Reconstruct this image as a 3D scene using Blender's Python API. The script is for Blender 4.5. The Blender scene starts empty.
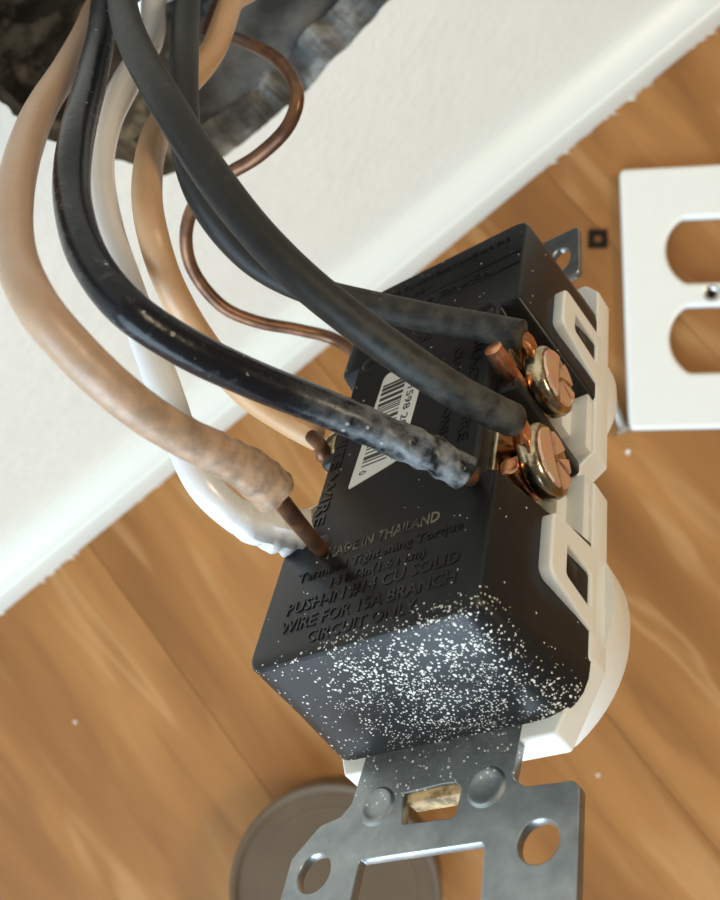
import bpy, bmesh, math, random
from mathutils import Vector, Matrix, noise
random.seed(7)
SC = bpy.context.scene
COL = SC.collection

# ------------------------------------------------------------------ camera
FPX = 1000.0                      # focal length in pixels of a 720 x 900 frame
def ray(u, v): return Vector(((u-360)/FPX, (v-450)/FPX, 1.0))   # x right, y down, z forward
DOWN = ray(500, 590).normalized()                                # gravity seen from the camera
HCAM = 0.418                                                     # camera height over the floor
_p1, _p2 = ray(0, 615), ray(720, 25)                             # foot of the baseboard
_P1, _P2 = _p1*(HCAM/_p1.dot(DOWN)), _p2*(HCAM/_p2.dot(DOWN))
UX = (_P2-_P1).normalized()                                      # world x: along the wall
NY = UX.cross(DOWN).normalized()                                 # world y: into the wall
BASE_T = 0.014                                                   # depth of the shoe moulding
OFF = NY.dot(_P1) + BASE_T                                       # wall plane is y = 0, floor z = 0
M_CW = Matrix((UX, NY, -DOWN))
CAM = Vector((0, -OFF, HCAM))
def c2w(p): return M_CW @ p + CAM
def at(u, v, zmm): return c2w(ray(u, v)*(zmm/1000))              # a point seen at u, v at depth z
def on_floor(u, v, h=0.0):
    r = M_CW @ ray(u, v); return CAM + r*((h-CAM.z)/r.z)
def on_wall(u, v, y=0.0):
    r = M_CW @ ray(u, v); return CAM + r*((y-CAM.y)/r.y)

cd = bpy.data.cameras.new('camera'); cam = bpy.data.objects.new('camera', cd); COL.objects.link(cam)
cd.sensor_fit = 'HORIZONTAL'; cd.sensor_width = 36; cd.lens = FPX/720*36
cd.clip_start = 0.005; cd.clip_end = 20
cam.matrix_world = Matrix.Translation(CAM) @ (M_CW @ Matrix(((1,0,0),(0,-1,0),(0,0,-1)))).to_4x4()
cd.dof.use_dof = True; cd.dof.focus_distance = 0.112; cd.dof.aperture_fstop = 62
SC.camera = cam

# ------------------------------------------------------------------ light
w = bpy.data.worlds.new('room_light'); SC.world = w; w.use_nodes = True
w.node_tree.nodes['Background'].inputs[0].default_value = (1.0, 0.93, 0.82, 1)
w.node_tree.nodes['Background'].inputs[1].default_value = 0.16
def area(name, loc, target, size, size_y, power, col):
    l = bpy.data.lights.new(name, 'AREA'); l.shape = 'RECTANGLE'; l.size = size; l.size_y = size_y
    l.energy = power; l.color = col
    o = bpy.data.objects.new(name, l); COL.objects.link(o); o.location = loc
    o.rotation_euler = (Vector(target)-Vector(loc)).to_track_quat('-Z', 'Y').to_euler(); return o
area('window_daylight', (-1.15, -0.85, 0.66), (0, -0.1, 0.35), 1.3, 1.3, 52, (0.66, 0.84, 1.0))
area('ceiling_lamp', (1.35, -1.0, 1.75), (0, -0.1, 0.2), 0.5, 0.5, 26, (1.0, 0.82, 0.56))
SC.view_settings.view_transform = 'Standard'; SC.view_settings.look = 'None'
SC.view_settings.exposure = -0.12; SC.view_settings.gamma = 1.0
SC.view_settings.use_curve_mapping = False

# ------------------------------------------------------------------ materials
class NT:
    def __init__(s, name):
        s.m = bpy.data.materials.new(name); s.m.use_nodes = True; s.t = s.m.node_tree
        s.b = s.t.nodes['Principled BSDF']
    def n(s, typ, **kw):
        nd = s.t.nodes.new('ShaderNode'+typ)
        for k, v in kw.items():
            if k in nd.inputs: nd.inputs[k].default_value = v
            else: setattr(nd, k, v)
        return nd
    def l(s, a, b): s.t.links.new(a, b)
    def math(s, op, a, b=None, c=None):
        nd = s.t.nodes.new('ShaderNodeMath'); nd.operation = op; nd.use_clamp = False
        for i, x in enumerate((a, b, c)):
            if x is None: continue
            if isinstance(x, (int, float)): nd.inputs[i].default_value = x
            else: s.l(x, nd.inputs[i])
        return nd.outputs[0]
    def ramp(s, fac, stops):
        nd = s.t.nodes.new('ShaderNodeValToRGB'); e = nd.color_ramp.elements
        while len(e) < len(stops): e.new(0.5)
        for i, (p, c) in enumerate(stops):
            e[i].position = p; e[i].color = (c[0], c[1], c[2], 1) if not isinstance(c, (int, float)) else (c, c, c, 1)
        s.l(fac, nd.inputs[0]); return nd.outputs[0]
    def mix(s, fac, a, b):
        nd = s.t.nodes.new('ShaderNodeMix'); nd.data_type = 'RGBA'
        if isinstance(fac, (int, float)): nd.inputs[0].default_value = fac
        else: s.l(fac, nd.inputs[0])
        for i, x in ((6, a), (7, b)):
            if isinstance(x, tuple): nd.inputs[i].default_value = (*x, 1)
            else: s.l(x, nd.inputs[i])
        return nd.outputs[2]
    def set(s, **kw):
        for k, v in kw.items():
            k = k.replace('_', ' ')
            i = s.b.inputs[k]
            if isinstance(v, tuple): i.default_value = (*v, 1)
            elif isinstance(v, (int, float)): i.default_value = v
            else: s.l(v, i)
        return s
    def bump(s, h, strength=0.3, dist=0.0005):
        nd = s.n('Bump', Strength=strength, Distance=dist); s.l(h, nd.inputs['Height']); s.l(nd.outputs[0], s.b.inputs['Normal'])
    def obj(s): return s.n('TexCoord').outputs['Object']
    def pos(s): return s.n('NewGeometry').outputs['Position']
    def noise(s, vec, scale, detail=4, rough=0.55, **kw):
        nd = s.n('TexNoise', Scale=scale, Detail=detail, Roughness=rough, **kw); s.l(vec, nd.inputs['Vector']); return nd.outputs['Fac']

def specks(t, vec, scale, size, dens):      # scattered grains; dens is a 0..1 socket or number
    v = t.n('TexVoronoi', Scale=scale); t.l(vec, v.inputs['Vector'])
    sep = t.n('SeparateColor'); t.l(v.outputs['Color'], sep.inputs[0])
    near = t.math('LESS_THAN', v.outputs['Distance'], t.math('MULTIPLY', sep.outputs[1], size))
    keep = t.math('LESS_THAN', sep.outputs[0], dens)
    return t.math('MULTIPLY', near, keep)

MAT = {}
# wall paint
t = NT('wall_paint'); p = t.pos(); n1 = t.noise(p, 35); n2 = t.noise(p, 160, 5)
t.set(Base_Color=t.mix(n1, (0.70, 0.67, 0.58), (0.78, 0.75, 0.66)), Roughness=0.6)
t.bump(n2, 0.35, 0.0012); MAT['wall'] = t.m
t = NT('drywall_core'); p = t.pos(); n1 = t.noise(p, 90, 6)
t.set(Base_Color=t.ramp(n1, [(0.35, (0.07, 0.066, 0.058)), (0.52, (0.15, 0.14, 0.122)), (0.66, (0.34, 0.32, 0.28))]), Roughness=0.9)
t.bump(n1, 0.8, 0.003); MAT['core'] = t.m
t = NT('white_trim'); p = t.pos()
t.set(Base_Color=(0.67, 0.665, 0.60), Roughness=0.4); t.bump(t.noise(p, 60), 0.1, 0.001); MAT['trim'] = t.m
# floor
t = NT('wood_laminate'); p = t.pos(); oi = t.n('ObjectInfo')
mp = t.n('Mapping'); mp.inputs['Scale'].default_value = (1, 0.16, 1); t.l(p, mp.inputs['Vector'])
off = t.n('VectorMath', operation='ADD'); t.l(mp.outputs[0], off.inputs[0])
cx = t.n('CombineXYZ'); t.l(t.math('MULTIPLY', oi.outputs['Random'], 3.0), cx.inputs[2]); t.l(cx.outputs[0], off.inputs[1])
g1 = t.noise(off.outputs[0], 24, 3, 0.5, Distortion=0.5); g2 = t.noise(off.outputs[0], 130, 4, 0.55, Distortion=0.3)
g3 = t.noise(p, 7, 2); g4 = t.noise(off.outputs[0], 48, 2, 0.5, Distortion=0.6)
base = t.ramp(g1, [(0.28, (0.175, 0.068, 0.017)), (0.42, (0.285, 0.120, 0.032)), (0.52, (0.355, 0.157, 0.044)), (0.64, (0.47, 0.225, 0.070)), (0.76, (0.30, 0.13, 0.038))])
fine = t.mix(t.math('MULTIPLY', g2, 0.45), base, (0.185, 0.073, 0.018))
streak = t.mix(t.ramp(g4, [(0.57, 0.0), (0.65, 0.35), (0.73, 0.0)]), fine, (0.60, 0.36, 0.16))
streak = t.mix(t.ramp(g4, [(0.27, 0.0), (0.35, 0.4), (0.43, 0.0)]), streak, (0.17, 0.068, 0.02))
tint = t.mix(t.math('MULTIPLY', oi.outputs['Random'], 0.2), streak, (0.37, 0.165, 0.048))
t.set(Base_Color=t.mix(t.math('MULTIPLY', g3, 0.25), tint, (0.20, 0.08, 0.022)), Roughness=0.5, Specular_IOR_Level=0.3)
t.bump(g2, 0.08, 0.0005); MAT['wood'] = t.m
t = NT('floor_joint'); p = t.pos(); t.set(Base_Color=t.mix(t.noise(p, 300), (0.50, 0.33, 0.18), (0.65, 0.48, 0.30)), Roughness=0.7); MAT['joint'] = t.m
# metals
t = NT('box_metal'); p = t.pos(); n1 = t.noise(p, 60, 6); n2 = t.noise(p, 25, 5, 0.65)
c = t.ramp(n1, [(0.35, (0.05, 0.05, 0.047)), (0.6, (0.16, 0.155, 0.145))])
sm = t.ramp(n2, [(0.53, 0.0), (0.60, 1.0)])
t.set(Base_Color=t.mix(sm, c, (0.50, 0.47, 0.41)), Metallic=0.0, Roughness=0.75); t.bump(n1, 0.5, 0.002); MAT['box'] = t.m
t = NT('galvanised_steel'); o = t.obj(); n1 = t.noise(o, 350, 5); n2 = t.noise(o, 2500, 3)
sx = t.n('SeparateXYZ'); t.l(o, sx.inputs[0])
near = t.math('MULTIPLY', t.math('GREATER_THAN', sx.outputs[1], -0.0415), t.math('LESS_THAN', sx.outputs[1], -0.03))
d = specks(t, o, 2600, 0.42, t.math('MULTIPLY', near, 0.34))
t.set(Base_Color=t.mix(d, t.ramp(n1, [(0.3, (0.24, 0.262, 0.27)), (0.7, (0.37, 0.39, 0.395))]), (0.75, 0.72, 0.66)),
      Metallic=t.math('SUBTRACT', 0.95, d), Roughness=t.math('ADD', t.math('MULTIPLY', n2, 0.2), 0.27))
t.bump(n2, 0.05, 0.0001); MAT['steel'] = t.m
t = NT('copper'); o = t.obj(); n1 = t.noise(o, 400, 4)
t.set(Base_Color=t.ramp(n1, [(0.35, (0.52, 0.20, 0.09)), (0.65, (0.86, 0.42, 0.23))]), Metallic=1.0, Roughness=0.3); t.bump(n1, 0.2, 0.0003); MAT['copper'] = t.m
t = NT('tarnished_copper'); o = t.obj(); n1 = t.noise(o, 260, 5)
t.set(Base_Color=t.ramp(n1, [(0.35, (0.075, 0.034, 0.018)), (0.65, (0.20, 0.092, 0.045))]), Metallic=0.6, Roughness=0.4); t.bump(n1, 0.2, 0.0003); MAT['oldcopper'] = t.m
t = NT('brass'); o = t.obj(); n1 = t.noise(o, 500, 4)
t.set(Base_Color=t.ramp(n1, [(0.35, (0.24, 0.19, 0.12)), (0.6, (0.62, 0.50, 0.32))]), Metallic=1.0, Roughness=0.22); t.bump(n1, 0.35, 0.0004); MAT['brass'] = t.m
t = NT('worn_screw_top'); o = t.obj(); n1 = t.noise(o, 420, 3)
t.set(Base_Color=t.ramp(n1, [(0.35, (0.80, 0.66, 0.40)), (0.55, (0.88, 0.55, 0.42)), (0.75, (0.82, 0.50, 0.40))]), Metallic=0.75, Roughness=0.42); t.bump(n1, 0.2, 0.0003); MAT['screwtop'] = t.m
t = NT('tan_lip'); o = t.obj(); n1 = t.noise(o, 700, 4); t.set(Base_Color=t.ramp(n1, [(0.4, (0.20, 0.13, 0.05)), (0.6, (0.62, 0.42, 0.20))]), Roughness=0.6); MAT['lip'] = t.m
t = NT('zinc'); t.set(Base_Color=(0.55, 0.55, 0.53), Metallic=0.9, Roughness=0.35); MAT['zinc'] = t.m
# plastics
t = NT('black_thermoplastic'); o = t.obj(); sx = t.n('SeparateXYZ'); t.l(o, sx.inputs[0])
n1 = t.noise(o, 900, 3); patch = t.noise(o, 260, 3)
mr = lambda s_, a, b: (lambda nd: (t.l(s_, nd.inputs[0]), nd.outputs[0])[1])(t.n('MapRange', **{'From Min': a, 'From Max': b}))
end = mr(sx.outputs[1], -0.0314, -0.0346)                       # dust fell on the lower end
band = t.math('MULTIPLY', mr(sx.outputs[0], -0.009, -0.002), 1.0)
pat = t.ramp(patch, [(0.36, 0.12), (0.62, 1.0)])
dens = t.math('ADD', t.math('MULTIPLY', t.math('MULTIPLY', end, t.math('ADD', t.math('MULTIPLY', band, 0.75), 0.10)), pat), 0.006)
d1 = specks(t, o, 2500, 0.42, dens); d2 = specks(t, o, 4200, 0.55, t.math('MULTIPLY', dens, 1.0)); d3 = specks(t, o, 1500, 0.30, t.math('MULTIPLY', dens, 0.25))
d = t.math('MAXIMUM', t.math('MAXIMUM', d1, d2), d3)
t.set(Base_Color=t.mix(d, t.mix(n1, (0.011, 0.0115, 0.012), (0.016, 0.016, 0.016)), (0.74, 0.70, 0.62)),
      Roughness=t.math('ADD', t.math('MULTIPLY', d, 0.4), 0.34), Specular_IOR_Level=0.25)
t.bump(t.math('ADD', t.math('MULTIPLY', n1, 0.12), d), 0.35, 0.0002); MAT['black'] = t.m
t = NT('moulded_lettering'); t.set(Base_Color=(0.003, 0.003, 0.003), Roughness=0.3); MAT['letters'] = t.m
t = NT('scuffed_lettering'); o = t.obj(); t.set(Base_Color=t.mix(t.ramp(t.noise(o, 500), [(0.4, 0.0), (0.6, 1.0)]), (0.02, 0.02, 0.018), (0.17, 0.145, 0.10)), Roughness=0.6); MAT['letters_worn'] = t.m
t = NT('white_plastic'); o = t.obj(); t.set(Base_Color=t.mix(t.noise(o, 120), (0.74, 0.735, 0.69), (0.78, 0.775, 0.735)), Roughness=0.32)
t.b.inputs['Subsurface Weight'].default_value = 0.08; t.b.inputs['Subsurface Radius'].default_value = (0.002, 0.002, 0.002); t.b.inputs['Subsurface Scale'].default_value = 1.0
MAT['white'] = t.m
t = NT('label_paper'); t.set(Base_Color=(0.66, 0.65, 0.60), Roughness=0.5); MAT['paper'] = t.m
t = NT('label_ink'); t.set(Base_Color=(0.035, 0.033, 0.03), Roughness=0.5); MAT['ink'] = t.m
def insulation(name, ca, cb, rough, dust=(0.5, 0.48, 0.43), d0=0.93, speck=0.03, subs=0.0, scuff=0.0):
    t = NT(name); o = t.pos(); at_ = t.n('Attribute'); at_.attribute_name = 'along'
    n1 = t.noise(o, 420, 4); n2 = t.noise(o, 520, 4, 0.6); n3 = t.noise(o, 160, 3)
    col = t.mix(n3, ca, cb)
    nd = t.n('MapRange', **{'From Min': d0, 'From Max': 1.02}); t.l(at_.outputs['Fac'], nd.inputs[0])
    e = t.math('MULTIPLY', nd.outputs[0], t.ramp(n2, [(0.38, 0.0), (0.66, 1.0)]))
    if speck: e = t.math('MAXIMUM', e, t.math('MULTIPLY', specks(t, o, 1500, 0.42, speck), 0.8))
    if scuff: e = t.math('MAXIMUM', e, t.math('MULTIPLY', t.ramp(n2, [(0.60, 0.0), (0.72, 1.0)]), scuff))
    t.set(Base_Color=t.mix(e, col, dust), Roughness=t.math('ADD', t.math('MULTIPLY', e, 0.3), rough))
    if ca[0] < 0.1: t.b.inputs['Specular IOR Level'].default_value = 0.24
    if subs: t.b.inputs['Subsurface Weight'].default_value = subs; t.b.inputs['Subsurface Radius'].default_value = (0.0015, 0.0012, 0.001); t.b.inputs['Subsurface Scale'].default_value = 1.0
    t.bump(t.math('ADD', n1, t.math('MULTIPLY', e, 0.6)), 0.25, 0.0004); return t.m
MAT['ins_black'] = insulation('shiny_black_insulation', (0.007, 0.008, 0.010), (0.014, 0.015, 0.018), 0.26, (0.32, 0.325, 0.32), 0.91, 0.03, scuff=0.14)
MAT['ins_black2'] = insulation('dull_black_insulation', (0.016, 0.016, 0.0145), (0.025, 0.0245, 0.022), 0.48, (0.085, 0.08, 0.064), 0.86, 0.035, scuff=0.3)
MAT['ins_tan'] = insulation('tan_insulation', (0.385, 0.25, 0.16), (0.435, 0.29, 0.19), 0.38, (0.10, 0.068, 0.04), 0.87, 0.0, 0.1)
MAT['ins_tan2'] = insulation('orange_tan_insulation', (0.44, 0.255, 0.125), (0.52, 0.32, 0.17), 0.40, (0.45, 0.33, 0.2), 0.97, 0.0, 0.1)
MAT['ins_white'] = insulation('white_insulation', (0.62, 0.61, 0.60), (0.68, 0.67, 0.66), 0.25, (0.66, 0.56, 0.42), 0.93, 0.0, 0.15)
t = NT('taupe_plastic'); p = t.pos(); t.set(Base_Color=t.mix(t.noise(p, 40), (0.085, 0.056, 0.032), (0.13, 0.09, 0.056)), Roughness=0.5, Specular_IOR_Level=0.25); MAT['taupe'] = t.m
t = NT('dark_fibre'); t.set(Base_Color=(0.010, 0.006, 0.004), Roughness=0.7, Specular_IOR_Level=0.15); MAT['fibre'] = t.m
t = NT('paint_flake'); t.set(Base_Color=(0.72, 0.66, 0.58), Roughness=0.7); MAT['flake'] = t.m

# ------------------------------------------------------------------ helpers
def link(name, me, mat, parent=None, smooth=True, ang=35):
    if mat: me.materials.clear(); me.materials.append(MAT[mat])
    if smooth:
        for f in me.polygons: f.use_smooth = True
        me.set_sharp_from_angle(angle=math.radians(ang))
    o = bpy.data.objects.new(name, me); COL.objects.link(o)
    if parent: o.parent = parent
    return o
def tag(o, label, cat, group=None):
    o['label'] = label; o['category'] = cat
    if group: o['group'] = group
    return o
def empty(name, label=None, cat=None, m=None):
    o = bpy.data.objects.new(name, None); COL.objects.link(o); o.empty_display_size = 0.01
    if m is not None: o.matrix_world = m
    if label: tag(o, label, cat)
    return o
def struct(o): o['kind'] = 'structure'; return o
def from_bm(name, bm, mat, parent=None, smooth=True, ang=35):
    bmesh.ops.recalc_face_normals(bm, faces=bm.faces[:])
    me = bpy.data.meshes.new(name); bm.to_mesh(me); bm.free(); return link(name, me, mat, parent, smooth, ang)
def eval_curve(cu):
    o = bpy.data.objects.new('tmp', cu); COL.objects.link(o)
    dg = bpy.context.evaluated_depsgraph_get(); me = bpy.data.meshes.new_from_object(o.evaluated_get(dg))
    bpy.data.objects.remove(o); bpy.data.curves.remove(cu); return me
def sheet(loops, z0, z1, bevel=0.0, res=2):
    """flat piece: outline and holes in mm, between heights z0 and z1"""
    cu = bpy.data.curves.new('c', 'CURVE'); cu.dimensions = '2D'; cu.fill_mode = 'BOTH'
    cu.extrude = abs(z1-z0)/2000 - bevel/1000; cu.bevel_depth = bevel/1000; cu.bevel_resolution = res; cu.offset = -bevel/1000
    for L in loops:
        s = cu.splines.new('POLY'); s.points.add(len(L)-1); s.use_cyclic_u = True
        for q, pt in zip(s.points, L): q.co = (pt[0]/1000, pt[1]/1000, 0, 1)
    me = eval_curve(cu); me.transform(Matrix.Translation((0, 0, (z0+z1)/2000)))
    return me
def round_poly(P, R, n=6):
    out = []; N = len(P)
    for i in range(N):
        p = Vector(P[i]); a = Vector(P[i-1]); b = Vector(P[(i+1) % N]); r = R[i] if isinstance(R, (list, tuple)) else R
        if r <= 0: out += [tuple(p)]; continue
        d1 = (a-p).normalized(); d2 = (b-p).normalized(); ang = d1.angle(d2)
        k = min(r/math.tan(ang/2), (a-p).length*0.49, (b-p).length*0.49)
        s, e = p+d1*k, p+d2*k
        for j in range(n+1):
            f = j/n; q = s*(1-f)**2 + p*2*f*(1-f) + e*f*f; out.append((q.x, q.y))
    return out
def circle(cx, cy, r, n=28, ry=None): return [(cx+r*math.cos(2*math.pi*i/n), cy+(ry or r)*math.sin(2*math.pi*i/n)) for i in range(n)]
def loft(levels):
    """levels: list of (z, outline) in mm with equal counts; capped"""
    bm = bmesh.new(); rings = []
    for z, L in levels: rings.append([bm.verts.new((p[0]/1000, p[1]/1000, z/1000)) for p in L])
    for a, b in zip(rings, rings[1:]):
        for i in range(len(a)): bm.faces.new((a[i], a[(i+1) % len(a)], b[(i+1) % len(a)], b[i]))
    bm.faces.new(rings[0]); bm.faces.new(rings[-1]); return bm
def box(bm, x0, x1, y0, y1, z0, z1, bev=0.0, mm=True):
    k = 0.001 if mm else 1
    r = bmesh.ops.create_cube(bm, size=1)
    for v in r['verts']:
        v.co = Vector(((x0+x1)/2+v.co.x*(x1-x0), (y0+y1)/2+v.co.y*(y1-y0), (z0+z1)/2+v.co.z*(z1-z0)))*k
    if bev:
        es = list({e for v in r['verts'] for e in v.link_edges})
        bmesh.ops.bevel(bm, geom=es, offset=bev*k, segments=2, profile=0.5, affect='EDGES')
def lathe(prof, n=48):
    """profile of (radius, height) in mm about z"""
    bm = bmesh.new(); rings = []
    for r, z in prof:
        if r < 1e-6: rings.append([bm.verts.new((0, 0, z/1000))])
        else: rings.append([bm.verts.new((r*math.cos(2*math.pi*i/n)/1000, r*math.sin(2*math.pi*i/n)/1000, z/1000)) for i in range(n)])
    for a, b in zip(rings, rings[1:]):
        for i in range(n):
            j = (i+1) % n
            if len(a) == 1 and len(b) == 1: continue
            if len(a) == 1: bm.faces.new((a[0], b[i], b[j]))
            elif len(b) == 1: bm.faces.new((a[i], a[j], b[0]))
            else: bm.faces.new((a[i], a[j], b[j], b[i]))
    return bm
def spline(P, n=10):
    P = [Vector(p) for p in P]; P = [2*P[0]-P[1]]+P+[2*P[-1]-P[-2]]; out = []
    for i in range(1, len(P)-2):
        a, b, c, d = P[i-1:i+3]
        for j in range(n):
            f = j/n
            out.append(0.5*((2*b)+(c-a)*f+(2*a-5*b+4*c-d)*f*f+(3*b-a-3*c+d)*f**3))
    out.append(P[-2]); return out
def tube(name, path, r, mat, parent=None, sides=18, rough=None, seed=0, flat_end=True, flare=0.0):
    """swept round wire; r in metres; rough(along) adds lumps"""
    pts = spline(path, 12); N = len(pts); bm = bmesh.new(); lay = bm.verts.layers.float.new('along')
    T = [(pts[min(i+1, N-1)]-pts[max(i-1, 0)]).normalized() for i in range(N)]
    nrm = T[0].orthogonal().normalized(); rings = []
    L = [0.0]
    for i in range(1, N): L.append(L[-1]+(pts[i]-pts[i-1]).length)
    for i in range(N):
        nrm = (nrm - T[i]*nrm.dot(T[i])).normalized(); bi = T[i].cross(nrm); ring = []
        al = L[i]/L[-1]
        for k in range(sides):
            a = 2*math.pi*k/sides; dirn = nrm*math.cos(a)+bi*math.sin(a)
            rr = r*(1+0.02*noise.noise(pts[i]*150+dirn*0.5+Vector((seed, 0, 0))))
            if flare and al > 0.955: rr *= 1+flare*((al-0.955)/0.045)*(0.7+noise.noise(dirn*1.7+Vector((seed, 9, 0))))
            if rough:
                g = rough(al)
                if g: rr *= 1+g*noise.noise(pts[i]*700+dirn*1.3+Vector((seed, 3, 0)))
            v = bm.verts.new(pts[i]+dirn*rr); v[lay] = al; ring.append(v)
        rings.append(ring)
    for a, b in zip(rings, rings[1:]):
        for k in range(sides): bm.faces.new((a[k], a[(k+1) % sides], b[(k+1) % sides], b[k]))
    for ring, c, s, al in ((rings[0], pts[0], -1, 0), (rings[-1], pts[-1], 1, 1)):
        tv = T[0] if s < 0 else T[-1]
        inner = []
        for v in ring:
            q = bm.verts.new(c+(v.co-c)*0.8+tv*s*r*(0.12 if flat_end else 0.5)); q[lay] = al; inner.append(q)
        for k in range(sides): bm.faces.new((ring[k], ring[(k+1) % sides], inner[(k+1) % sides], inner[k]))
        bm.faces.new(inner)
    return from_bm(name, bm, mat, parent, True, 50)
def text(name, body, x, y, z, size, mat, parent, rot=0.0, width=None, shear=0.0, depth=0.12, align='LEFT'):
    cu = bpy.data.curves.new('t', 'FONT'); cu.body = body; cu.size = size/1000; cu.align_x = align; cu.align_y = 'BOTTOM_BASELINE'
    cu.extrude = depth/1000; cu.shear = shear; cu.resolution_u = 2; cu.offset = 0.00002
    me = eval_curve(cu)
    if width:
        xs = [v.co.x for v in me.vertices]; k = width/1000/(max(xs)-min(xs)); me.transform(Matrix.Diagonal((k, 1, 1, 1)))
    me.transform(Matrix.Translation((x/1000, y/1000, z/1000)) @ Matrix.Rotation(rot, 4, 'Z'))
    return link(name, me, mat, parent, False)

# ------------------------------------------------------------------ the setting
XL, XR = -1.1, 1.1
# floor: separate planks running away from the wall on a sub-floor that shows in the joints
bm = bmesh.new(); box(bm, XL, XR, -1.6, 0.02, -0.03, -0.0006, mm=False)
floor = struct(from_bm('floor', bm, 'joint', None, False))
seam = on_floor(572, 200).x; PW = 0.128
k0 = math.floor((XL-seam)/PW); k1 = math.ceil((XR-seam)/PW)
pm = None
for k in range(k0, k1):
    if pm is None:
        bm = bmesh.new(); box(bm, 0.00012, PW-0.00012, -1.6, 0.018, -0.0006, 0, mm=False)
        es = [e for e in bm.edges if all(abs(v.co.z) < 1e-6 for v in e.verts)]
        bmesh.ops.bevel(bm, geom=es, offset=0.00025, segments=1, affect='EDGES')
        o = from_bm('plank', bm, 'wood', floor, False); pm = o.data
    else:
        o = bpy.data.objects.new('plank', pm); COL.objects.link(o); o.parent = floor
    o.location = (seam+k*PW, 0, 0)
# wall with a ragged cut-out around the device box
c0 = on_wall(100, 160); HX0, HZ0 = c0.x, on_wall(235, 150).z
HX1 = HX0+0.105; HZ1 = HZ0+0.12
def wob(s, a): return a*noise.noise(Vector((s*160, 2.3, 0))) + a*0.5*noise.noise(Vector((s*600, 7.3, 0)))
corner = [on_wall(*q) for q in ((-40, 62), (0, 98), (45, 138), (100, 154), (165, 172), (225, 156), (300, 97), (345, 48), (390, 2))]
poly = [(v.x, v.z) for v in corner]; dx_ = (poly[-1][0]-poly[-3][0], poly[-1][1]-poly[-3][1])
poly += [(HX1, HZ0+0.004), (HX1, HZ1), (poly[0][0]-0.004, HZ1)]
hole = []
for i in range(len(poly)):
    a, b = Vector(poly[i]), Vector(poly[(i+1) % len(poly)]); n_ = max(4, int((b-a).length/0.0016)); pr_ = Vector((-(b-a).y, (b-a).x)).normalized()
    for k in range(n_):
        q = a.lerp(b, k/n_); q = q+pr_*wob((q.x*1.1+q.y*0.9)*0.6, 0.0018); hole.append((q.x, q.y))
hc = Vector(((poly[0][0]+HX1)/2, (HZ0+HZ1)/2)); bm = bmesh.new()
def to_rect(q):
    d = Vector(q)-hc; ks = []
    if d.x > 1e-9: ks.append((XR-hc.x)/d.x)
    if d.x < -1e-9: ks.append((XL-hc.x)/d.x)
    if d.y > 1e-9: ks.append((1.4-hc.y)/d.y)
    if d.y < -1e-9: ks.append((0-hc.y)/d.y)
    return hc+d*min(ks)
rings = [[bm.verts.new((q[0]+0.002*noise.noise(Vector((q[0]*220, q[1]*220, 5))), 0.0125, q[1]-0.0015+0.003*noise.noise(Vector((q[0]*180, q[1]*180, 9))))) for q in hole], [bm.verts.new((q[0], 0.0, q[1])) for q in hole]]
for k in (0.15, 1.0): rings.append([bm.verts.new((v.x, 0, v.y)) for v in (Vector(q).lerp(to_rect(q), k) for q in hole)])
rings.append([bm.verts.new((v.co.x, 0.0125, v.co.z)) for v in rings[-1]]); NH = len(hole)
for ri, (a, b) in enumerate(zip(rings, rings[1:]+rings[:1])):
    for k in range(NH):
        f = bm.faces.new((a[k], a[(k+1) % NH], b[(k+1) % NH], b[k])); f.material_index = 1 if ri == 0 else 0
bmesh.ops.recalc_face_normals(bm, faces=bm.faces[:])
me = bpy.data.meshes.new('wall_left'); bm.to_mesh(me); bm.free()
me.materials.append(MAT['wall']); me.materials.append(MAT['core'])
wall = bpy.data.objects.new('wall_left', me); COL.objects.link(wall); struct(wall)
# shoe moulding along the floor
prof = [(0, 0), (-14, 0), (-14, 16.5), (-13.3, 18.2), (-12.2, 18.8), (-11.9, 19.6), (-10.5, 21.8), (-8, 24), (-4, 26), (-0.3, 27.5), (0, 27.5)]
bm = bmesh.new()
ra = [bm.verts.new((XL, a/1000, b/1000)) for a, b in prof]; rb = [bm.verts.new((XR, a/1000, b/1000)) for a, b in prof]
for i in range(len(prof)):
    j = (i+1) % len(prof); bm.faces.new((ra[i], ra[j], rb[j], rb[i]))
bm.faces.new(ra); bm.faces.new(rb)
base = struct(from_bm('baseboard_left', bm, 'trim', None, True, 25))
bm = bmesh.new()                                    # ragged paint strokes at its foot
for cu_, n_ in ((on_floor(60, 568).x, 26), (on_floor(645, 95).x, 40), (on_floor(330, 345).x, 10)):
    for i in range(n_):
        x = cu_ + random.uniform(-0.06, 0.06); wd = random.uniform(0.0004, 0.0014); ln = random.uniform(0.0004, 0.0026)*random.random(); sk = random.uniform(0.001, 0.004)
        h = 0.0004; y0 = -BASE_T+0.0005; y1 = -BASE_T-ln
        vs = [bm.verts.new(q) for q in ((x-wd, y0, 0), (x+wd, y0, 0), (x+sk, y1, 0), (x-wd, y0, h), (x+wd, y0, h), (x+sk, y1, h*0.4))]
        for f in ((0, 1, 2), (3, 5, 4), (0, 3, 4, 1), (1, 4, 5, 2), (2, 5, 3, 0)): bm.faces.new([vs[q] for q in f])
o = from_bm('paint_strokes', bm, 'trim', base, False); o['kind'] = 'stuff'

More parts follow.
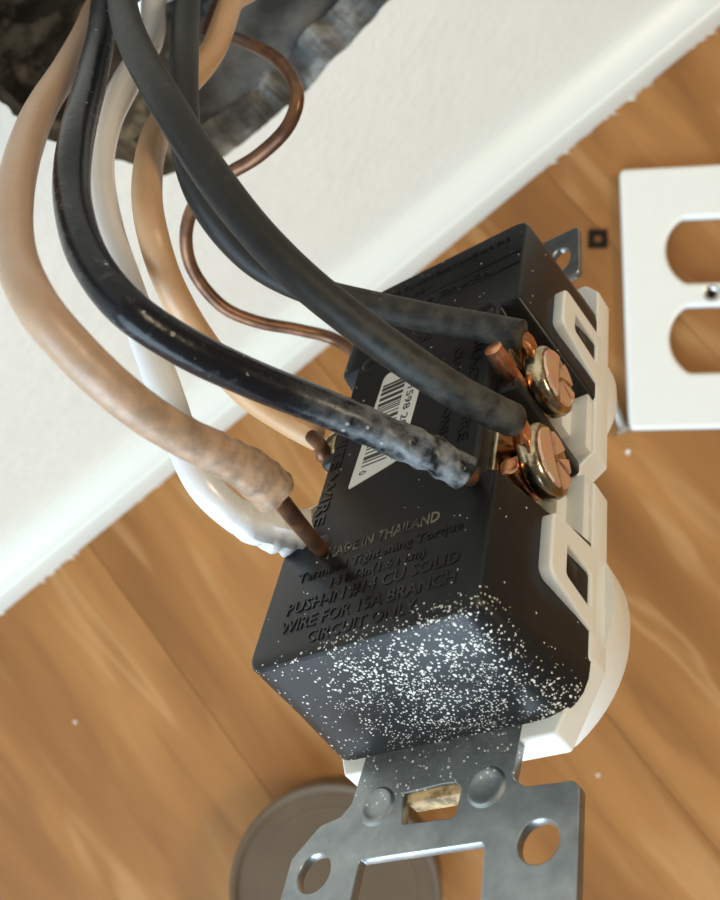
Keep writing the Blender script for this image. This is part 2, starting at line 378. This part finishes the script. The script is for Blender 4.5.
# ------------------------------------------------------------------ device box in the wall
bx = empty('device_box', 'dark grey device box sunk in the wall behind the ragged cut-out', 'electrical box', Matrix.Translation(((HX0+HX1)/2, 0.0125, HZ0)))
W2 = (HX1-HX0)/2*1000+14; HH = (HZ1-HZ0)*1000
def part_box(name, *a, bev=0.4):
    b_ = bmesh.new(); box(b_, *a, bev=bev); return from_bm(name, b_, 'box', bx)
part_box('bottom_panel', -W2, W2, 0.3, 55, -3.6, -2); part_box('top_panel', -W2, W2, 0.3, 55, HH+2, HH+3.6)
part_box('side_panel', -W2-1.6, -W2, 0.3, 55, -3.6, HH+3.6); part_box('side_panel', W2, W2+1.6, 0.3, 55, -3.6, HH+3.6)
part_box('back_panel', -W2, W2, 53.4, 55, -2, HH+2)
b_ = bmesh.new(); box(b_, -10, 28, 30, 53, -2, 1.2, bev=0.5); box(b_, -4, 4, 26, 32, -2, 3.5, bev=0.6); from_bm('cable_clamp', b_, 'steel', bx)

# ------------------------------------------------------------------ duplex receptacle
ax = Vector((-0.853, 0.66, -0.085)); Rr = Matrix.Rotation(ax.length, 3, ax.normalized()) @ Matrix(((1,0,0),(0,-1,0),(0,0,-1)))
Tr = Vector((15.504, 7.093, 130.495))/1000
RM = Matrix.Translation(c2w(Tr)) @ (M_CW @ Rr).to_4x4()
def rec(x, y, z): return RM @ Vector((x/1000, y/1000, z/1000))
rc = empty('duplex_receptacle', 'duplex receptacle with black back and white face hanging from its wires', 'electrical outlet', RM)
# black back housing
def body_outline(W, WL, LB, LT, wn, wy, r):
    P = [(-WL,-LB),(W,-LB),(W,-wy),(wn,-wy),(wn,wy),(W,wy),(W,LT),(-WL,LT),(-WL,wy),(-wn,wy),(-wn,-wy),(-WL,-wy)]
    return round_poly(P, [min(r, 3.0),r,.8,.5,.5,.8,r,min(r, 3.0),.8,.5,.5,.8], 6)
bm = loft([(-0.5, body_outline(16.3, 14.9, 35.2, 36.2, 11.6, 12.5, 6.0)), (2.5, body_outline(16.0, 14.8, 35.1, 36.2, 11.6, 13.0, 5.4)), (8, body_outline(15.2, 14.6, 34.9, 36.1, 11.5, 14.4, 4.0)),
           (16.5, body_outline(14.3, 14.3, 34.7, 36.0, 11.4, 15.8, 2.6)), (16.85, body_outline(14.1, 14.1, 34.5, 35.8, 11.2, 15.9, 2.4)), (17, body_outline(13.8, 13.8, 34.2, 35.5, 11.0, 16.1, 2.2))])
body = from_bm('back_housing', bm, 'black', rc, True, 28); body['label'] = 'black plastic back housing, dusty at its lower end'
b_ = bmesh.new()
for s in (-1, 1): box(b_, s*13-1.6, s*13+1.6, -1.1, 1.1, 0, 15.5, bev=0.5)
from_bm('barrier_rib', b_, 'black', body)
for (hx, hy) in ((10.6, -15.6), (-8.6, -18.6), (9, 16), (-9, 16)):
    b_ = lathe([(0, 16.9), (1.5, 16.9), (1.6, 17.02), (1.5, 17.06), (0, 17.06)], 20); bmesh.ops.translate(b_, verts=b_.verts, vec=(hx/1000, hy/1000, 0))
    from_bm('wire_hole', b_, 'letters', body)
ZT = 17.0
text('lettering', 'MADE IN THAILAND', -7.0, -21.2, ZT, 2.1, 'letters_worn', body, width=14.8)
text('lettering', 'Terminal Tightening Torque', -10.4, -23.6, ZT, 1.8, 'letters', body, width=21.5)
text('lettering', '14 lbf-in(1.6 N.m)', -5.6, -25.8, ZT, 1.8, 'letters', body, width=12.2)
text('lettering', 'PUSH-IN #14 CU SOLID', -10.8, -28.1, ZT, 2.3, 'letters', body, width=22)
text('lettering', 'WIRE FOR 15A BRANCH', -10.8, -30.6, ZT, 2.3, 'letters', body, width=22)
text('lettering', 'CIRCUIT ONLY', -6.6, -32.9, ZT, 2.2, 'letters', body, width=13.5)
text('lettering', 'WHITE WIRE', -10.7, 6.0, ZT, 2.3, 'letters', body, rot=-math.pi/2, width=21)
text('lettering', 'BLACK WIRE', 8.4, 10.0, ZT, 2.0, 'letters', body, rot=-math.pi/2, width=19)
text('lettering', 'CU WIRE ONLY', 5.6, 10.0, ZT, 1.7, 'letters', body, rot=-math.pi/2, width=19)
text('lettering', 'STRIP GAUGE', -6.5, 25.1, ZT, 1.9, 'letters', body, width=15.5)
text('lettering', 'FOR CU WIRE ONLY AWG #14, #12', -9.5, 31.7, ZT, 1.6, 'letters', body, width=21)
text('lettering', '15A 125V', -8.5, 28.8, ZT, 1.3, 'letters', body, width=7)
text('lettering', 'UL', -1.2, 15.4, ZT, 2.0, 'letters', body)
b_ = bmesh.new()
box(b_, -12.5, 13.8, 27.5, 27.8, 16.95, 17.1); box(b_, -12.5, 13.8, 24.4, 24.7, 16.95, 17.1); box(b_, -12.5, -12.2, 24.7, 32, 16.95, 17.1)
from_bm('strip_gauge_lines', b_, 'letters', body, False)
# bar code sticker
st = link('sticker', sheet([round_poly([(-6.6,-10.4),(0.6,-8.2),(1.3,11.2),(-5.6,11.2)], [.3,1.6,.4,1.4])], 17.0, 17.1), 'paper', rc, False)
st['label'] = 'white bar code sticker'
b_ = bmesh.new(); yy = -7.2; random.seed(3)
while yy < 8.6:
    wd = random.choice((0.22, 0.22, 0.42, 0.65)); box(b_, -5.3, -1.6, yy, yy+wd, 17.08, 17.13); yy += wd+random.choice((0.2, 0.25, 0.5))
from_bm('bar_code', b_, 'ink', st, False)
text('lettering', '1 61598 20341 0', -0.9, 9.6, 17.08, 1.5, 'ink', st, rot=-math.pi/2, width=17, depth=0.04)
text('lettering', '0', -5.4, -7.9, 17.08, 1.5, 'ink', st, rot=-math.pi/2, depth=0.04)
# white face housing: flange with two lobes, a pointed notch at the waist
low = [(14.0, -0.6), (16.5, -3.2), (16.5, -28.5), (13.0, -37.0)]
upp = [(14.0, 0.4), (16.4, 2.6), (16.4, 38.2), (14.2, 41.6)]
right = low[::-1]+upp
outl = right + [(-x, y) for x, y in right[::-1]]
fl = link('face_flange', sheet([round_poly(outl, 0.6, 3)], -3.6, 0.0, 0.3), 'white', rc)
for s in (1, -1):
    cpts = []; fy = 23.0 if s > 0 else -19.4; fr = 15.9 if s > 0 else 17.6
    for i in range(64):
        a = 2*math.pi*i/64; cpts.append((fr*math.cos(a), max(-14.3, min(14.3, fr*math.sin(a)))+fy))
    bm = loft([(-3.0, cpts), (-7.6, [(x*0.985, (y-fy)*0.985+fy) for x, y in cpts]), (-9.2, [(x*0.94, (y-fy)*0.94+fy) for x, y in cpts])])
    fc = from_bm('outlet_face', bm, 'white', rc, True, 40)
    b_ = bmesh.new(); sy = fy
    box(b_, -6.9, -5.3, sy-1-4, sy-1+4, -9.3, -9.05); box(b_, 5.3, 6.8, sy-1-3.2, sy-1+3.2, -9.3, -9.05)
    box(b_, -2.2, 2.2, sy+5, sy+9, -9.3, -9.05, bev=0.1)
    from_bm('contact_slots', b_, 'letters', fc, False)
b_ = bmesh.new()
for s in (1, -1):
    for sx_ in (1, -1):
        y0, y1 = sorted((s*2.4, s*13.0))
        x0, x1 = sorted((sx_*10, sx_*15.9)); box(b_, x0, x1, y0, y1, -0.2, 1.2, bev=0.25)
        x0, x1 = sorted((sx_*10, sx_*13.6)); y0, y1 = sorted((s*5.5, s*13.0)); box(b_, x0, x1, y0, y1, 1.0, 3.4, bev=0.25)
from_bm('screw_ledge', b_, 'white', fl)
def clip(sx_, s):
    zt = 8.9 if s < 0 else 9.8; ya, yb = (15.8, 24.4) if s < 0 else (18.0, 26.2)
    o_ = round_poly([(ya, zt), (yb, zt), (yb+1.2, -1.0), (ya-2.2, -1.0)], [1.4, 1.6, .3, .3], 5)
    h_ = round_poly([(ya+2.2, zt-3.4), (yb-2.2, zt-3.4), (yb-1.8, 0.4), (ya+2.2, 0.4)], 0.5, 4)
    me_ = sheet([o_, h_], -0.95, 0.95, 0.35)
    # sheet lies in (y, z): turn it to stand on the side of the housing
    me_.transform(Matrix(((0, 0, 1, 0), (1, 0, 0, 0), (0, 1, 0, 0), (0, 0, 0, 1))))
    me_.transform(Matrix.Diagonal((sx_, s, 1, 1)))
    me_.transform(Matrix.Translation((sx_*0.0156, 0, 0)))
    if sx_*s < 0: me_.flip_normals()
    return link('latch_clip', me_, 'white', rc)
for s in (1, -1):
    for sx_ in (1, -1): clip(sx_, s)
for s in (1, -1):
    for sx_ in (1, -1):
        b_ = bmesh.new(); x0, x1 = sorted((sx_*13.5, sx_*16.0)); y0, y1 = sorted((s*18.4+(1.5 if s > 0 else 0), s*22+(1.5 if s > 0 else 0))); box(b_, x0, x1, y0, y1, 0.6, 4.6, bev=0.3)
        from_bm('latch_lug', b_, 'black', body)
# steel mounting strap with an eared end top and bottom
def strap_end(s, dx=-1.2):
    o_ = [(9.8, 30), (9.8, 41.2), (11.4, 42.2), (16.4, 42.4), (17.0, 43.2), (17.0, 55.0), (7.6, 55.0), (7.3, 47.2), (-7.3, 47.2), (-7.6, 55.0), (-17.0, 55.0), (-16.6, 46), (-13.6, 42.6), (-11.0, 42.0), (-9.8, 40.6), (-9.8, 30)]
    r_ = [0, 1.0, .8, 1.4, 1.0, 1.2, 1.2, .5, .5, 1.2, 1.2, .8, 1.6, .8, 1, 0]
    sh = lambda q: (q[0]*(1 if s < 0 else 0.84)+dx*max(0, min(1, (q[1]-34)/6)), -q[1] if s < 0 else q[1]+max(0, min(4, (q[1]-36)*0.7)))
    L_ = [sh(q) for q in round_poly(o_, r_, 5)]
    slot = [sh(q) for q in round_poly([(-3.2, 40.6), (-2.6, 44.0), (3.6, 44.2), (4.0, 41.2), (3.2, 40.4), (1.6, 40.3)], [.3, .3, .6, .6, .3, .3], 3)]
    return L_, [slot, [sh(q) for q in circle(13.0, 47.9, 2.15, 28, 2.15 if s < 0 else 3.2)], [sh(q) for q in circle(-13.0, 47.9, 2.15)]]
for s in (-1, 1):
    L_, H_ = strap_end(s)
    me_ = sheet([L_]+H_, -1.15, 0.05, 0.12, 1)
    if s > 0:                                                  # the far ear is bent a little back
        for v in me_.vertices: v.co.z -= max(0, v.co.y-0.046)*-0.08
    stp = link('mounting_strap', me_, 'steel', rc)
    for dxs in (-1, 1):
        b_ = lathe([(0, 0.10), (0.9, 0.12), (1.4, 0.22), (1.7, 0.34), (1.95, 0.32), (2.15, 0.12), (2.25, 0.04), (2.25, -0.2), (0, -0.2)], 28)
        bmesh.ops.translate(b_, verts=b_.verts, vec=((dxs*6.6-0.9)/1000, s*41.5/1000, 0)); from_bm('embossed_dimple', b_, 'steel', stp)
b_ = bmesh.new(); box(b_, -4.0, 2.6, -41.5, -40.2, -2.3, -0.3, bev=0.15); lp = from_bm('screw_retaining_lip', b_, 'lip', rc); lp['label'] = 'tan retaining lip in the strap slot'
# brass terminal plates and screws on both sides
for sx_ in (1, -1):
    x0, x1 = sorted((sx_*11.2, sx_*12.2)); b_ = bmesh.new(); box(b_, x0, x1, -13.6, 13.6, 4, 14.6, bev=0.2); from_bm('terminal_plate', b_, 'brass', rc)
SCREW = ((5.3, 10.2), (-8.9, 10.0))
def screw_mesh():
    b_ = lathe([(0, -4), (1.7, -4), (1.7, 0), (4.2, 0), (4.5, 0.35), (4.55, 1.5), (4.35, 2.1), (3.8, 2.4), (3.0, 2.45), (0, 2.45)], 36); return b_
for sx_ in (1, -1):
    for (sy, sz) in SCREW:
        b_ = screw_mesh()
        m_ = Matrix.Translation((sx_*14.3/1000, sy/1000, sz/1000)) @ Matrix.Rotation(sx_*math.pi/2, 4, 'Y') @ Matrix.Rotation(random.uniform(0, 1), 4, 'Z')
        bmesh.ops.transform(b_, matrix=m_, verts=b_.verts); so = from_bm('terminal_screw', b_, 'brass', rc, True, 50)
        # flat copper-coloured top broken by the driver slots
        top = [(x_, y_) for x_, y_ in circle(0, 0, 3.15, 30)]
        slot_ = round_poly([(-0.45, -4), (0.45, -4), (0.45, 4), (-0.45, 4)], 0)
        b_ = bmesh.new()
        for q0, q1 in ((95, 265), (285, 330), (345, 372), (30, 75)):
            arc = [(3.75*math.cos(math.radians(q0+(q1-q0)*i/8)), 3.75*math.sin(math.radians(q0+(q1-q0)*i/8))) for i in range(9)]
            mid = math.radians((q0+q1)/2); c_ = (0.55*math.cos(mid), 0.55*math.sin(mid)); ring = [c_]+arc
            lo = [b_.verts.new((a/1000, c/1000, 0.0022)) for a, c in ring]; hi = [b_.verts.new((a*0.96/1000, c*0.96/1000, 0.0027)) for a, c in ring]
            b_.faces.new(hi); b_.faces.new(lo)
            for i in range(len(ring)): j = (i+1) % len(ring); b_.faces.new((lo[i], lo[j], hi[j], hi[i]))
        bmesh.ops.transform(b_, matrix=m_, verts=b_.verts); from_bm('worn_top', b_, 'screwtop', so, False)

# ------------------------------------------------------------------ wires
RW = 0.00186
BOXIN = lambda x, z, y=0.064: Vector((HX0+x/1000, y, HZ0+z/1000))
def wire(name, label, cat, path, mat, r=RW, rough=None, seed=0, flare=0.0):
    e = empty(name, label, cat, Matrix.Translation(path[0]))
    if name != 'white_wire': e['group'] = name.replace('_', ' ')+'s from the wall box'
    inv = e.matrix_world.inverted()
    o = tube('insulation', [inv @ p for p in path], r, mat, e, 20, rough, seed, True, flare); return e, inv
lump = lambda a0, amt: (lambda a: amt*max(0, min(1, (a-a0)/0.03)))
# shiny black wire pushed into the back
p = [BOXIN(30, 62), at(108,-40,175), at(104,0,150), at(101,35,134), at(90,85,118), at(76,140,106), at(72,195,99), at(86,252,92), at(122,303,88), at(178,343,90), at(245,376,94), at(320,406,98), at(390,436,100), at(435,456,100), at(466,474,100.5)]
e, inv = wire('black_wire', 'glossy black wire with dusty torn end pushed into the receptacle back', 'wire', p, 'ins_black', 0.00188, lump(0.94, 0.22), 1)
tube('conductor', [inv @ at(455,467,100.5), inv @ at(470,477,101.5), inv @ rec(10.8,-15.6,17.5), inv @ rec(10.6,-15.6,12)], 0.00098, 'oldcopper', e, 12)
# dull black wire to the lower screw
p = [BOXIN(36, 70), at(120,-50,150), at(122,0,127), at(135,45,112), at(165,100,102), at(205,165,98), at(250,225,97), at(300,277,97), at(355,322,98), at(410,362,99.5), at(460,394,101.5), at(500,414,104)]
p += [at(512,420,105.5)]
e, inv = wire('black_wire', 'dull black wire crossing over the others to the lower brass screw', 'wire', p, 'ins_black2', 0.00186, lump(0.96, 0.06), 2)
def loop(sc_, start, tail, x=13.0, r=2.75, a0=100, a1=-100):
    y, z = sc_; out = [start]
    for i in range(9):
        a = math.radians(a0+(a1-a0)*i/8); out.append(rec(x, y+r*math.sin(a), z-r*math.cos(a)))
    return out+[tail]
q = [at(505,417,104.5)] + loop(SCREW[1], at(519,427,106.5), rec(13.4,-12.2,13.6), a0=95, a1=-105)
tube('conductor', [inv @ v for v in q], 0.00112, 'copper', e, 14)
# dull black wire behind, to the upper screw
p = [BOXIN(62, 66), at(192,-60,180), at(187,0,142), at(184,50,127), at(184,110,121), at(190,165,119), at(212,215,120), at(255,262,124), at(310,290,125), at(370,305,126), at(430,318,125), at(480,327,122), at(521,335,119.3)]
e, inv = wire('black_wire', 'dull black wire running behind the others to the upper brass screw', 'wire', p, 'ins_black2', 0.00186, None, 3)
q = [at(512,333,119.8)] + loop(SCREW[0], at(527,345,121.5), rec(13.6,1.5,17.2), a0=95, a1=-100)
q.append(rec(13.7, 1.4, 20.0))
tube('conductor', [inv @ v for v in q], 0.00112, 'copper', e, 14)
# tan wire in front
p = [BOXIN(16, 60), at(112,-50,205), at(92,14,168), at(70,62,136), at(38,115,114), at(17,180,97), at(14,245,87), at(34,300,79), at(72,348,79), at(118,392,81), at(165,426,84), at(210,449,87), at(245,468,90), at(275,492,93)]
e, inv = wire('tan_wire', 'tan wire looping furthest left with a dirty stripped end', 'wire', p, 'ins_tan', 0.0018, lump(0.93, 0.10), 4, 0.18)
tube('conductor', [inv @ at(262,482,92), inv @ at(280,500,94), inv @ at(300,525,102), inv @ at(318,546,111), inv @ rec(-8.6,-18.6,14)], 0.0009, 'oldcopper', e, 14)
# tan wire behind
p = [BOXIN(72, 70), at(252,-60,190), at(230,5,158), at(212,52,148), at(180,92,140), at(155,138,130), at(147,187,121), at(153,235,118), at(172,290,121), at(205,345,126), at(245,392,132), at(285,420,136), at(318,438,138)]
e, inv = wire('tan_wire', 'orange-tan wire behind the black wires ending at the left side', 'wire', p, 'ins_tan2', 0.00186, None, 5)
q = [at(308,433,137), at(322,444,138)] + [rec(-13.2, 5.4+2.6*math.sin(a), 10.2-2.6*math.cos(a)) for a in (-2.6,-2.0,-1.2,0,1.2,2.0)]
q = [at(308,433,137), at(321,446,134), at(322,455,134), at(330,458,136), rec(-13.2, 3.6, 12.5), rec(-13.2, 3.4, 9.6), rec(-13.2, 6, 7.6), rec(-13.2, 9, 9.5)]
tube('conductor', [inv @ v for v in q], 0.00098, 'oldcopper', e, 12)
# white wire
p = [BOXIN(44, 84), at(150,-60,190), at(153,5,158), at(150,40,146), at(125,85,136), at(106,125,130), at(99,170,126), at(107,225,121), at(125,280,117), at(145,335,114), at(165,390,111), at(182,440,110), at(205,486,109), at(240,518,111), at(275,530,114), at(300,532,117)]
e, inv = wire('white_wire', 'white wire hanging between the tan wires with a frayed end', 'wire', p, 'ins_white', 0.00192, lump(0.95, 0.24), 6, 0.5)
tube('conductor', [inv @ at(285,531,115), inv @ at(303,532,118), inv @ rec(-13.2,-11,10), inv @ rec(-13.2,-9.8,8.2)], 0.00098, 'oldcopper', e, 12)
# bare ground wire
p = [BOXIN(70, 20, 0.035), at(205,30,215), at(228,36,180), at(250,44,160), at(280,62,148), at(297,92,142), at(288,126,142), at(258,156,145), at(222,178,148), at(196,202,150), at(186,236,152), at(194,272,155), at(222,306,158), at(258,322,160), at(300,330,162), at(338,341,163), rec(-17.5, 30.5, 7), rec(-15.6, 32.5, 3)]
o = tag(tube('ground_wire', p, 0.00102, 'oldcopper', None, 16, None, 9), 'bare brown copper ground wire in an S bend beside the box', 'wire')
# cut cable sheath showing inside the box
p = [BOXIN(44, 114), at(158,-60,236), at(147,-10,209), at(141,10,201)]
o = tag(tube('cable_sheath', p, 0.0042, 'ins_white', None, 18, lambda a: 0.05, 12), 'pale grey cable sheath end at the top between the wires', 'cable')

# ------------------------------------------------------------------ things on the floor
def floor_frame(u, v, u2, v2, h=0.0):
    """frame on the floor at u,v with local y pointing to u2,v2"""
    a = on_floor(u, v, h); b_ = on_floor(u2, v2, h); y_ = (b_-a).normalized(); x_ = y_.cross(Vector((0, 0, 1)))
    return Matrix.Translation(Vector((a.x, a.y, 0))) @ Matrix((x_, y_, (0, 0, 1))).transposed().to_4x4()
m_ = floor_frame(711.5, 294, 705, 158, 0.0045)
wp = empty('wall_plate', 'white duplex wall plate lying on the wood floor', 'wall plate', m_)
HW, HL = 34.8, 55.6
op = []
for s in (1, -1):
    op.append([(17.3*math.cos(2*math.pi*i/56), max(-14.0, min(14.0, 17.2*math.sin(2*math.pi*i/56)))+s*18.9) for i in range(56)])
link('plate', sheet([round_poly([(-HW,-HL),(HW,-HL),(HW,HL),(-HW,HL)], 2.5, 6)]+op+[circle(0, 0, 2.0, 20)], 0, 5.4, 1.6, 4), 'white', wp)
b_ = lathe([(2.0, 2), (2.0, 4.8), (2.6, 5.35), (3.6, 5.45), (3.6, 5.6), (3.2, 5.5), (2.1, 4.6), (1.7, 2)], 24); from_bm('screw_hole_rim', b_, 'zinc', wp)
# screw
m_ = floor_frame(624, 432, 606, 386, 0.003)
sc_ = empty('plate_screw', 'small zinc screw on the floor beside the white plate corner', 'screw', m_ @ Matrix.Translation((0, 0, 0.0032)) @ Matrix.Rotation(-math.pi/2, 4, 'X') @ Matrix.Rotation(0, 4, 'Z'))
from_bm('head', lathe([(0, -0.6), (2.2, -0.5), (3.1, 0), (3.1, 0.5), (1.9, 1.9), (0, 1.9)], 24), 'zinc', sc_)
pr = [(0, 1.5)]
for i in range(22): pr += [(1.5, 1.8+i*0.9), (1.9, 2.25+i*0.9)]
pr += [(1.5, 22), (0, 23)]
from_bm('threaded_shank', lathe(pr, 16), 'zinc', sc_)
# square retaining washer
m_ = floor_frame(598, 239, 598, 220, 0.0005)
tag(link('square_washer', sheet([round_poly([(-4,-4),(4,-4),(4,4),(-4,4)], 0.5, 3), circle(0, 0, 1.7, 20)], 0, 1.0, 0.1), 'fibre'), 'tiny dark square washer lying on the floor near the plate', 'washer').matrix_world = m_
# round tub
c_ = on_floor(335, 893, 0.026); tb = empty('round_tub', 'low round grey-brown plastic tub on the floor at the bottom', 'container', Matrix.Translation((c_.x, c_.y, 0)))
from_bm('tub_wall', lathe([(0, 0), (37, 0), (38.5, 1), (40, 26), (40.6, 27), (40.6, 28), (39.6, 28.6), (38.0, 28.2), (37.2, 27), (0, 27)], 72), 'taupe', tb)
from_bm('inner_ring', lathe([(31.5, 26.5), (31.5, 27.05), (31, 27.2), (30.5, 27.05), (30.5, 26.5)], 64), 'taupe', tb)
# flakes of paint
for i, (u, v, s_) in enumerate(((628, 452, 1.3), (598, 775, 0.9), (335, 672, 0.7), (75, 722, 0.9))):
    a = on_floor(u, v); b_ = bmesh.new(); L_ = [(random.uniform(.7, 1.2)*s_*math.cos(k*1.05), random.uniform(.6, 1.1)*s_*math.sin(k*1.05)) for k in range(6)]
    bm = loft([(0, L_), (0.5, [(x*.8, y*.8) for x, y in L_])]); o = from_bm('paint_flake', bm, 'flake', None, False); o.location = (a.x, a.y, 0)
    tag(o, ('pale paint flake on the floor below the small screw', 'pale paint flake on the floor right of the strap ear', 'pale paint flake on the floor left of the receptacle', 'pale paint flake on the floor at lower left')[i], 'paint flake', 'paint flakes on the floor')
